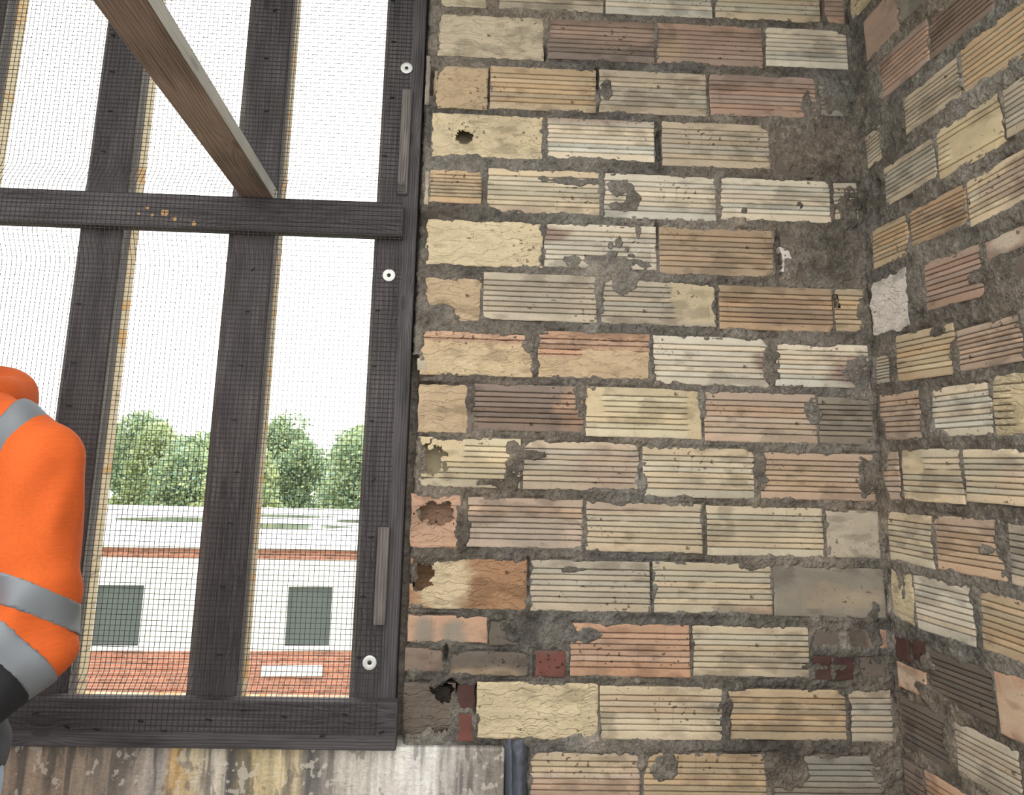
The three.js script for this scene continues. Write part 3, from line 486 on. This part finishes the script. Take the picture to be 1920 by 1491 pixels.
/* ---------- outside: building, trees, ground ---------- */
const ground = obj('ground', (() => { const g = new THREE.PlaneGeometry(240, 160); g.rotateX(-Math.PI / 2); return g; })(), new THREE.MeshStandardMaterial({ color: new THREE.Color(0.12, 0.16, 0.07), roughness: 1 }));
ground.position.set(-10, -7.6, -60); tag(ground, 'grass ground around the building outside the window', 'ground', { kind: 'structure' });
const brickTex = texture(512, 512, (x, y) => { // courses of a wall 20 m away, 6 pixels each
  const row = y * 16, k = Math.floor(row), f = row - k, b = x * 8 + (k % 2) * 0.5, i = Math.floor(b), joint = f < 0.14 || b - i < 0.045, n = 0.85 + 0.25 * hash3(i, k, 5) + 0.1 * fbm(x * 80, y * 80, 6, 2);
  return joint ? [0.42, 0.36, 0.31] : [0.40 * n, 0.155 * n, 0.095 * n];
}, true, false);
const bM = { brick: new THREE.MeshStandardMaterial({ map: brickTex, roughness: 0.9 }), white: new THREE.MeshStandardMaterial({ color: new THREE.Color(0.72, 0.72, 0.66), roughness: 0.7 }),
  trim: new THREE.MeshStandardMaterial({ color: new THREE.Color(0.6, 0.62, 0.62), roughness: 0.6 }), glass: new THREE.MeshPhysicalMaterial({ color: new THREE.Color(0.09, 0.105, 0.105), roughness: 0.08, clearcoat: 1 }),
  roof: new THREE.MeshStandardMaterial({ map: texture(512, 512, (x, y) => { const n = fbm(x * 5, y * 26, 7, 4), k = 0.42 + 0.16 * n; return [k, k * 1.02, k * 1.04]; }), roughness: 0.5 }), puddle: new THREE.MeshPhysicalMaterial({ color: new THREE.Color(0.12, 0.13, 0.11), roughness: 0.06 }) };
{ const b = thing('office_building', 'low flat roofed building with white panels, red brick bands and dark windows beyond the mesh', 'building');
  b.position.set(-4.737, 0, -20.445); b.rotation.y = THREE.MathUtils.degToRad(5.5);
  const wall = (x0, x1, y0, y1, z0, z1) => { const g = block(x0, x1, y0, y1, z0, z1), uv = g.attributes.uv; for (let i = 0; i < uv.count; i++) uv.setXY(i, uv.getX(i) / 1.76, uv.getY(i) / 1.2); return g; };
  part('brick_wall', wall(-22, 9, -7.6, -3.95, -13, 0), bM.brick, b); part('brick_band', wall(-22, 9, -1.51, -1.19, -13, 0.0), bM.brick, b);
  const wins = [[-0.62, 0.6], [-5.72, -4.5], [-10.9, -9.68], [-16, -14.78], [4.4, 5.62]];
  // white panel wall with openings left for the windows
  const segs = []; let x = -22; for (const [a, c] of [...wins].sort((p, q) => p[0] - q[0])) { segs.push(block(x, a, -3.95, -1.51, -0.2, -0.02)); segs.push(block(a, c, -2.24, -1.51, -0.2, -0.02), block(a, c, -3.95, -3.81, -0.2, -0.02)); x = c; } segs.push(block(x, 9, -3.95, -1.51, -0.2, -0.02));
  part('white_panel', mergeGeometries(segs), bM.white, b); part('inner_wall', block(-22, 9, -3.95, -1.51, -13, -0.2), bM.white, b);
  for (const [a, c] of wins) { const f = part('window', mergeGeometries([block(a - 0.09, c + 0.09, -2.24, -2.16, -0.1, 0.03), block(a - 0.09, a, -3.81, -2.24, -0.1, 0.03), block(c, c + 0.09, -3.81, -2.24, -0.1, 0.03), block(a - 0.09, c + 0.09, -3.92, -3.81, -0.1, 0.06)]), bM.white, b); part('pane', block(a, c, -3.81, -2.24, -0.12, -0.08), bM.glass, f); }
  const v = part('wall_vent', block(-1.19, 0.46, -4.59, -4.31, 0, 0.05), bM.trim, b); v.userData.label = 'white louvred vent in the lower brick wall'; for (let k = 0; k < 4; k++) part('louvre', block(-1.16, 0.43, -4.57 + k * 0.066, -4.535 + k * 0.066, 0.05, 0.075), bM.white, v);
  part('roof', block(-22.2, 9.2, -1.19, -1.165, -13.2, 0.15), bM.roof, b); part('roof_edge', mergeGeometries([block(-22.2, 9.2, -1.165, -1.02, -13.3, -13.0), block(-22.2, 9.2, -1.22, -1.12, 0.06, 0.16)]), bM.white, b);
  for (const [px, pz, rx, rz, s] of [[-1.6, -6.0, 2.2, 1.0, 1], [-6.3, -8, 2.0, 0.9, 2], [-9.6, -4.5, 1.8, 0.8, 3], [1.8, -8.5, 2.2, 0.8, 4], [-3.0, -10.5, 2.6, 0.7, 5]]) { const sh = new THREE.Shape(); for (let i = 0; i < 40; i++) { const a = i / 40 * Math.PI * 2, r = 1 + 0.4 * fbm(Math.cos(a) * 2, Math.sin(a) * 2, s * 7, 3); i ? sh.lineTo(Math.cos(a) * rx * r, Math.sin(a) * rz * r) : sh.moveTo(rx * r, 0); } const g = new THREE.ExtrudeGeometry(sh, { depth: 0.006, bevelEnabled: false }); g.rotateX(-Math.PI / 2); const o = part('puddle', g, bM.puddle, b); o.position.set(px, -1.166, pz); }
}
{ const leaf = new THREE.MeshPhysicalMaterial({ vertexColors: true, roughness: 0.8, transmission: 0.25, thickness: 0, side: THREE.DoubleSide }), bark = new THREE.MeshStandardMaterial({ color: new THREE.Color(0.10, 0.075, 0.055), roughness: 1 });
  const list = [[-39, 3.0, 1.45], [-32.8, 2.7, 1.4], [-26.8, 3.5, 1.4], [-20.6, 2.7, 1.4], [-14.4, 3.0, 1.4], [-8.3, 3.7, 1.4], [-2, 3.4, 1.4], [-42, 4.0, 1.5], [-35.4, 3.4, 1.5], [-28.9, 4.2, 1.5], [-22.6, 3.6, 1.5], [-16.2, 3.3, 1.5], [-9.6, 4.3, 1.5], [-3, 4.0, 1.5], [-47, 4.6, 1.7], [-40.4, 4.3, 1.7], [-33.6, 5.0, 1.7], [-26.8, 4.2, 1.7], [-20.0, 4.9, 1.7], [-13.2, 4.4, 1.7], [-6.4, 5.2, 1.7]];
  list.forEach(([x, top, r], n) => {
    const R = rng(500 + n), t = thing('tree', n % 5 === 4 ? 'yellowish green leafy tree in the row beyond the flat white roof' : 'deep green leafy tree in the row beyond the flat white roof', 'tree', { group: 'trees beyond the roof' }); const far = (n < 7 ? 43 : n < 14 ? 56 : 69) + (n % 2) * 6.5; t.position.set(x, -7.6, -far);
    const P = [], C = [], H = 1.35 + (top - 1.9) * far / 50 + 7.6, blobs = []; for (let k = 0; k < 62; k++) { const a = R() * 6.28, q = Math.sqrt(R()) * r, hh = R(); blobs.push([Math.cos(a) * q * 1.75 * (1.15 - 0.6 * hh), H - 1.1 - (1 - hh) * 6.2, Math.sin(a) * q * 0.8 * (1.05 - 0.5 * hh), 0.6 + R() * 1.25]); } blobs.push([0, H - 1.0, 0, 1.0], [0.5, H - 2.2, 0, 1.5]);
    const warm = n % 5 === 4 ? 0.42 : 0.15;
    for (const [bx, by, bz, br] of blobs) { for (let k = 0; k < 230; k++) {
      const th = R() * 6.28, cz = R() * 2 - 1, s = Math.sqrt(1 - cz * cz), rr = br * (0.7 + 0.4 * R()), cx = bx + rr * s * Math.cos(th), cy = by + rr * cz * 0.85, c2 = bz + rr * s * Math.sin(th), sz = 0.09 + 0.12 * R();
      const d1 = new THREE.Vector3(R() - 0.5, R() - 0.5, R() - 0.5).normalize(), d2 = new THREE.Vector3(R() - 0.5, R() - 0.5, R() - 0.5).cross(d1).normalize();
      const q = [[1, 0], [0, 0.7], [-1, 0], [0, -0.7]].map(([a, b]) => [cx + (d1.x * a + d2.x * b) * sz, cy + (d1.y * a + d2.y * b) * sz, c2 + (d1.z * a + d2.z * b) * sz]);
      P.push(...q[0], ...q[1], ...q[2], ...q[0], ...q[2], ...q[3]); const ripe = clamp(R() + warm - 0.2), col = [mix(0.24, 0.50, ripe), mix(0.38, 0.56, ripe), mix(0.28, 0.26, ripe)]; /* each leaf its own chance of yellow, distance haze mixed in as paler blue */ for (let m = 0; m < 6; m++) C.push(...col);
    } }
    const g = new THREE.BufferGeometry(); g.setAttribute('position', new THREE.Float32BufferAttribute(P, 3)); g.setAttribute('color', new THREE.Float32BufferAttribute(C, 3)); g.computeVertexNormals(); part('foliage', g, leaf, t).userData.kind = 'stuff';
    const tr = new THREE.LatheGeometry([[0.42, 0], [0.28, 0.6], [0.24, H * 0.45], [0.05, H - 1.5]].map(([a, b]) => new THREE.Vector2(a, b)), 10); part('trunk', tr, bark, t);
  }); }

/* ---------- person in a high-visibility hooded jacket ---------- */
function surfaceNets(f, lo, hi, cell) {
  const n = [0, 1, 2].map((k) => Math.ceil((hi[k] - lo[k]) / cell) + 1), [nx, ny, nz] = n, D = new Float32Array(nx * ny * nz), id = new Int32Array(nx * ny * nz).fill(-1), P = [], idx = [];
  const at = (i, j, k) => (k * ny + j) * nx + i;
  for (let k = 0; k < nz; k++) for (let j = 0; j < ny; j++) for (let i = 0; i < nx; i++) D[at(i, j, k)] = f(lo[0] + i * cell, lo[1] + j * cell, lo[2] + k * cell);
  for (let k = 0; k < nz - 1; k++) for (let j = 0; j < ny - 1; j++) for (let i = 0; i < nx - 1; i++) {
    let m = 0, sx = 0, sy = 0, sz = 0, c = 0; for (let q = 0; q < 8; q++) if (D[at(i + (q & 1), j + (q >> 1 & 1), k + (q >> 2))] < 0) m |= 1 << q; if (m === 0 || m === 255) continue;
    for (let q = 0; q < 8; q++) for (const b of [1, 2, 4]) if (!(q & b)) { const r = q | b, d0 = D[at(i + (q & 1), j + (q >> 1 & 1), k + (q >> 2))], d1 = D[at(i + (r & 1), j + (r >> 1 & 1), k + (r >> 2))]; if ((d0 < 0) !== (d1 < 0)) { const t = d0 / (d0 - d1); sx += (q & 1) + (b === 1 ? t : 0); sy += (q >> 1 & 1) + (b === 2 ? t : 0); sz += (q >> 2) + (b === 4 ? t : 0); c++; } }
    id[at(i, j, k)] = P.length / 3; P.push(lo[0] + (i + sx / c) * cell, lo[1] + (j + sy / c) * cell, lo[2] + (k + sz / c) * cell);
  }
  const quad = (a, b, c, d, flip) => { if (a < 0 || b < 0 || c < 0 || d < 0) return; flip ? idx.push(a, c, b, a, d, c) : idx.push(a, b, c, a, c, d); };
  for (let k = 1; k < nz - 1; k++) for (let j = 1; j < ny - 1; j++) for (let i = 1; i < nx - 1; i++) {
    const s = D[at(i, j, k)] < 0;
    if (s !== D[at(i + 1, j, k)] < 0) quad(id[at(i, j - 1, k - 1)], id[at(i, j, k - 1)], id[at(i, j, k)], id[at(i, j - 1, k)], !s);
    if (s !== D[at(i, j + 1, k)] < 0) quad(id[at(i - 1, j, k - 1)], id[at(i - 1, j, k)], id[at(i, j, k)], id[at(i, j, k - 1)], !s);
    if (s !== D[at(i, j, k + 1)] < 0) quad(id[at(i - 1, j - 1, k)], id[at(i, j - 1, k)], id[at(i, j, k)], id[at(i - 1, j, k)], !s);
  }
  const N = new Float32Array(P.length), e = cell * 0.5; for (let i = 0; i < P.length; i += 3) { const [x, y, z] = [P[i], P[i + 1], P[i + 2]], a = f(x + e, y, z) - f(x - e, y, z), b = f(x, y + e, z) - f(x, y - e, z), c = f(x, y, z + e) - f(x, y, z - e), l = Math.hypot(a, b, c) || 1; N[i] = a / l; N[i + 1] = b / l; N[i + 2] = c / l; }
  const g = new THREE.BufferGeometry(), uv = new Float32Array(P.length / 3 * 2); for (let i = 0; i < uv.length / 2; i++) { uv[i * 2] = (P[i * 3] + P[i * 3 + 2] * 0.7) * 4; uv[i * 2 + 1] = P[i * 3 + 1] * 4; }
  g.setAttribute('position', new THREE.Float32BufferAttribute(P, 3)); g.setAttribute('normal', new THREE.BufferAttribute(N, 3)); g.setAttribute('uv', new THREE.BufferAttribute(uv, 2)); g.setIndex(idx); return g;
}
const smin = (a, b, k) => { const h = Math.max(k - Math.abs(a - b), 0) / k; return Math.min(a, b) - h * h * k * 0.25; };
function cone(x, y, z, A, B, ra, rb, sz = 1) { // tapered capsule; sz squeezes depth
  const bx = B[0] - A[0], by = B[1] - A[1], bz = B[2] - A[2], px = x - A[0], py = y - A[1], pz = z - A[2], h = clamp((px * bx + py * by + pz * bz) / (bx * bx + by * by + bz * bz));
  return Math.hypot(px - bx * h, py - by * h, (pz - bz * h) * sz) - mix(ra, rb, h);
}
const person = thing('person', 'person in an orange hooded work jacket with silver reflective bands and jeans', 'person');
person.position.set(-1.045, 0, -1.345);
{
  const SH = [0.205, 1.33, -0.01], EL = [0.211, 0.99, -0.03], WR = [0.135, 0.905, 0.13], SH2 = [-0.203, 1.335, -0.01], EL2 = [-0.25, 1.06, -0.03], WR2 = [-0.06, 0.99, 0.2];
  const along = (x, y, z, A, B) => { const bx = B[0] - A[0], by = B[1] - A[1], bz = B[2] - A[2]; return ((x - A[0]) * bx + (y - A[1]) * by + (z - A[2]) * bz) / (bx * bx + by * by + bz * bz); };
  const foldArm = (x, y, z) => 0.005 * Math.sin((x * 1.2 - y * 0.7 + z * 0.5) * 42 + 5 * noise(x * 9, y * 7, z * 7)) * sstep(1.36, 1.22, y) + 0.006 * noise(x * 22, y * 13, z * 20);
  const arm = (x, y, z, S, E, W) => smin(cone(x, y, z, S, E, 0.070, 0.076), cone(x, y, z, E, W, 0.076, 0.075), 0.03) + foldArm(x, y, z);
  const torso = (x, y, z) => { let d = cone(x, y, z, [0, 1.31, 0], [0, 0.98, 0.005], 0.158, 0.15, 1.25); d = smin(d, cone(x, y, z, [-0.14, 1.365, -0.01], [0.14, 1.365, -0.01], 0.066, 0.066), 0.09); d = smin(d, cone(x, y, z, [0, 1.43, -0.02], [0, 1.36, -0.01], 0.075, 0.12), 0.06); d = Math.max(d, 0.862 - y - 0.006 * noise(x * 14, z * 14)); return d + 0.006 * noise(x * 14, y * 9, z * 14) + 0.003 * Math.sin((x * 2 + y) * 40 + 3 * noise(x * 6, y * 6)); };
  const hood = (x, y, z) => { const r = Math.hypot(x, (z + 0.035) * 0.85), ring = Math.hypot(r - 0.085, (y - 1.455 - 0.12 * (z < 0 ? -z * 0.25 : -z * 0.5)) * 0.75) - 0.031; return smin(ring, cone(x, y, z, [0, 1.43, -0.12], [0, 1.33, -0.145], 0.085, 0.06), 0.05) + 0.006 * noise(x * 16, y * 14, z * 16); };
  const jacket = (x, y, z) => { let d = smin(torso(x, y, z), arm(x, y, z, SH, EL, WR), 0.035); d = smin(d, arm(x, y, z, SH2, EL2, WR2), 0.02); return d; };
  const fleece = texture(256, 256, (x, y) => 0.9 + 0.12 * fbm(x * 90, y * 90, 3, 3));
  const orange = new THREE.MeshPhysicalMaterial({ color: new THREE.Color(0.70, 0.12, 0.015), map: fleece, roughness: 0.9, sheen: 0.12, sheenColor: new THREE.Color(1, 0.5, 0.2), sheenRoughness: 0.6 });
  const silver = new THREE.MeshStandardMaterial({ color: new THREE.Color(0.19, 0.21, 0.23), roughness: 0.55, metalness: 0.1 }), black = new THREE.MeshStandardMaterial({ color: new THREE.Color(0.012, 0.012, 0.015), roughness: 0.9 }), grey = new THREE.MeshStandardMaterial({ color: new THREE.Color(0.07, 0.075, 0.085), roughness: 0.95 });
  const denim = new THREE.MeshStandardMaterial({ color: new THREE.Color(0.42, 0.55, 0.70), map: fleece, roughness: 0.95 }), skin = new THREE.MeshStandardMaterial({ color: new THREE.Color(0.55, 0.32, 0.22), roughness: 0.6 }), hairM = new THREE.MeshStandardMaterial({ color: new THREE.Color(0.05, 0.03, 0.02), roughness: 0.9 }), boot = new THREE.MeshStandardMaterial({ color: new THREE.Color(0.16, 0.09, 0.045), roughness: 0.8 });
  // body: head, neck and hands as one figure with the trunk inside the clothes
  const finger = (x, y, z, W, dir, k) => { const a = (k - 1.5) * 0.019, B = [W[0] + dir * 0.062, W[1] - 0.012 + a, W[2] + 0.03], E = [B[0] + dir * [0.032, 0.040, 0.037, 0.027][k], B[1] - 0.004, B[2] - 0.012], F = [E[0] + dir * 0.018, E[1] - 0.003, E[2] - 0.024]; return Math.min(cone(x, y, z, B, E, 0.0092, 0.0085), cone(x, y, z, E, F, 0.0085, 0.0075)); };
  const hand = (x, y, z, W, dir) => { let d = cone(x, y, z, [W[0] + dir * 0.01, W[1] - 0.005, W[2] + 0.012], [W[0] + dir * 0.058, W[1] - 0.01, W[2] + 0.03], 0.026, 0.027, 1.3); d = smin(d, cone(x, y, z, [W[0] + dir * 0.02, W[1] + 0.018, W[2] + 0.025], [W[0] + dir * 0.058, W[1] + 0.048, W[2] + 0.034], 0.012, 0.0095), 0.014); for (let k = 0; k < 4; k++) d = smin(d, finger(x, y, z, W, dir, k), 0.006); return d; };
  const HL = [WR[0] - 0.01, WR[1] - 0.005, WR[2] + 0.012], HR = [WR2[0] + 0.01, WR2[1] - 0.005, WR2[2] + 0.012];
  const head = (x, y, z) => {
    let d = (Math.hypot(x / 0.076, (y - 1.615) / 0.108, (z - 0.012) / 0.096) - 1) * 0.078; d = smin(d, cone(x, y, z, [0, 1.545, 0.045], [0, 1.535, 0.055], 0.046, 0.036), 0.04); d = smin(d, cone(x, y, z, [0, 1.53, -0.005], [0, 1.42, -0.02], 0.053, 0.062), 0.03);
    d = smin(d, cone(x, y, z, [0, 1.622, 0.1], [0, 1.585, 0.121], 0.009, 0.014), 0.012); for (const s of [-1, 1]) { d = Math.max(d, -(Math.hypot((x - s * 0.03) / 1.5, y - 1.622, z - 0.112) - 0.012)); d = smin(d, Math.hypot(x - s * 0.03, y - 1.62, z - 0.088) - 0.0125, 0.004); d = smin(d, (Math.hypot((x - s * 0.077) / 0.4, y - 1.605, (z + 0.002) / 0.7) - 0.03) * 0.5, 0.006); }
    d = smin(d, cone(x, y, z, [-0.02, 1.556, 0.098], [0.02, 1.556, 0.098], 0.0065, 0.0065), 0.006); return d;
  };
  const head0 = head, headAt = (x, y, z) => head0(x + 0.055 * sstep(1.42, 1.6, y), y, z);
  const headG = surfaceNets(headAt, [-0.19, 1.39, -0.13], [0.12, 1.75, 0.16], 0.004), hands = [surfaceNets((x, y, z) => hand(x, y, z, HL, -1), [-0.12, 0.84, 0.08], [0.16, 1.06, 0.28], 0.0035), surfaceNets((x, y, z) => hand(x, y, z, HR, 1), [-0.14, 0.87, 0.1], [0.14, 1.1, 0.32], 0.0035)];
  obj('head', headG, skin, person); for (const g of hands) obj('hand', g, skin, person);
  obj('hair', surfaceNets((x, y, z) => Math.max((Math.hypot((x + 0.055) / 0.083, (y - 1.63) / 0.105, (z - 0.0) / 0.1) - 1) * 0.083 + 0.003 * noise(x * 60, y * 60, z * 60), (z - 0.035) * 0.8 - (y - 1.66) * 0.6, 1.56 - y), [-0.17, 1.54, -0.13], [0.06, 1.76, 0.14], 0.006), hairM, person);
  obj('jacket', surfaceNets(jacket, [-0.36, 0.83, -0.25], [0.36, 1.55, 0.3], 0.0075), orange, person);
  obj('hood', surfaceNets(hood, [-0.2, 1.22, -0.28], [0.2, 1.56, 0.14], 0.0075), orange, person).userData.label = 'orange hood bunched around the neck';
  const band = (fn, lo, hi) => { const o = obj('reflective_band', surfaceNets(fn, lo, hi, 0.0065), silver, person); o.userData.label = 'silver grey reflective band'; };
  const L = (x, y, z) => Math.max(Math.abs(x - mix(0.085, 0.176, clamp((y - 1.0) / 0.42)) ) - 0.027, -0.02 - z, 0.9 - y);
  band((x, y, z) => Math.max(torso(x, y, z) - 0.004, L(x, y, z)), [-0.05, 0.86, -0.2], [0.25, 1.5, 0.24]);
  band((x, y, z) => Math.max(torso(x, y, z) - 0.004, L(-x, y, z)), [-0.25, 0.86, -0.2], [0.05, 1.5, 0.24]);
  for (const [S, E, W, lo, hi] of [[SH, EL, WR, [0.02, 0.85, -0.14], [0.34, 1.2, 0.26]], [SH2, EL2, WR2, [-0.36, 0.86, -0.14], [0.02, 1.2, 0.3]]]) {
    const c2 = [mix(E[0], W[0], 0.12), mix(E[1], W[1], 0.22), mix(E[2], W[2], 0.24)], q2 = [(W[0] - E[0]) * 0.75, (W[1] - E[1]) * 1.15, (W[2] - E[2]) * 0.6], l2 = Math.hypot(...q2), s2 = (x, y, z) => ((x - c2[0]) * q2[0] + (y - c2[1]) * q2[1] + (z - c2[2]) * q2[2]) / l2;
    band((x, y, z) => Math.max(arm(x, y, z, S, E, W) - 0.0025, Math.abs(y - 1.066 - 0.3 * (E[0] - x) * Math.sign(E[0]) - 0.45 * (z - E[2])) - 0.028, (0.13 - x * Math.sign(E[0])), z - 0.07), lo, hi);
    band((x, y, z) => Math.max(arm(x, y, z, S, E, W) - 0.0035, Math.abs(s2(x, y, z)) - 0.026), lo, hi);
    obj('cuff', surfaceNets((x, y, z) => Math.max(arm(x, y, z, S, E, W) - 0.006, 0.024 - s2(x, y, z)), lo, hi, 0.0065), black, person).userData.label = 'black lower end of the sleeve';
  }
  obj('shirt_hem', surfaceNets((x, y, z) => Math.max(cone(x, y, z, [0, 0.9, 0], [0, 0.82, 0], 0.165, 0.196, 1.22) + 0.007 * noise(x * 20, y * 26, z * 20), 0.775 - y - 0.012 * noise(x * 12, z * 12), y - 0.9), [-0.25, 0.74, -0.24], [0.25, 0.92, 0.24], 0.0075), grey, person).userData.label = 'dark grey shirt hem below the jacket';
  const leg = (x, y, z, s) => smin(cone(x, y, z, [s * 0.092, 0.82, 0], [s * 0.108, 0.46, 0.012], 0.093, 0.07), cone(x, y, z, [s * 0.095, 0.46, 0.012], [s * 0.1, 0.1, -0.012], 0.066, 0.062), 0.03);
  obj('jeans', surfaceNets((x, y, z) => Math.max(smin(smin(leg(x, y, z, 1), leg(x, y, z, -1), 0.05), cone(x, y, z, [0, 0.80, 0], [0, 0.75, 0], 0.15, 0.172, 1.45), 0.06) + 0.005 * noise(x * 18, y * 12, z * 18), 0.085 - y), [-0.24, 0.06, -0.2], [0.24, 0.93, 0.2], 0.009), denim, person);
  for (const s of [1, -1]) obj('boot', surfaceNets((x, y, z) => Math.max(smin(cone(x, y, z, [s * 0.1, 0.16, -0.012], [s * 0.1, 0.05, -0.01], 0.05, 0.048), cone(x, y, z, [s * 0.1, 0.045, 0.0], [s * 0.112, 0.035, 0.15], 0.047, 0.04), 0.03), 0.001 - y), [s * 0.1 - 0.08, -0.01, -0.09], [s * 0.1 + 0.1, 0.22, 0.22], 0.0065), boot, person);
}

scene.traverse((o) => { if (o.isMesh) shade(o); });
renderer.render(scene, camera);
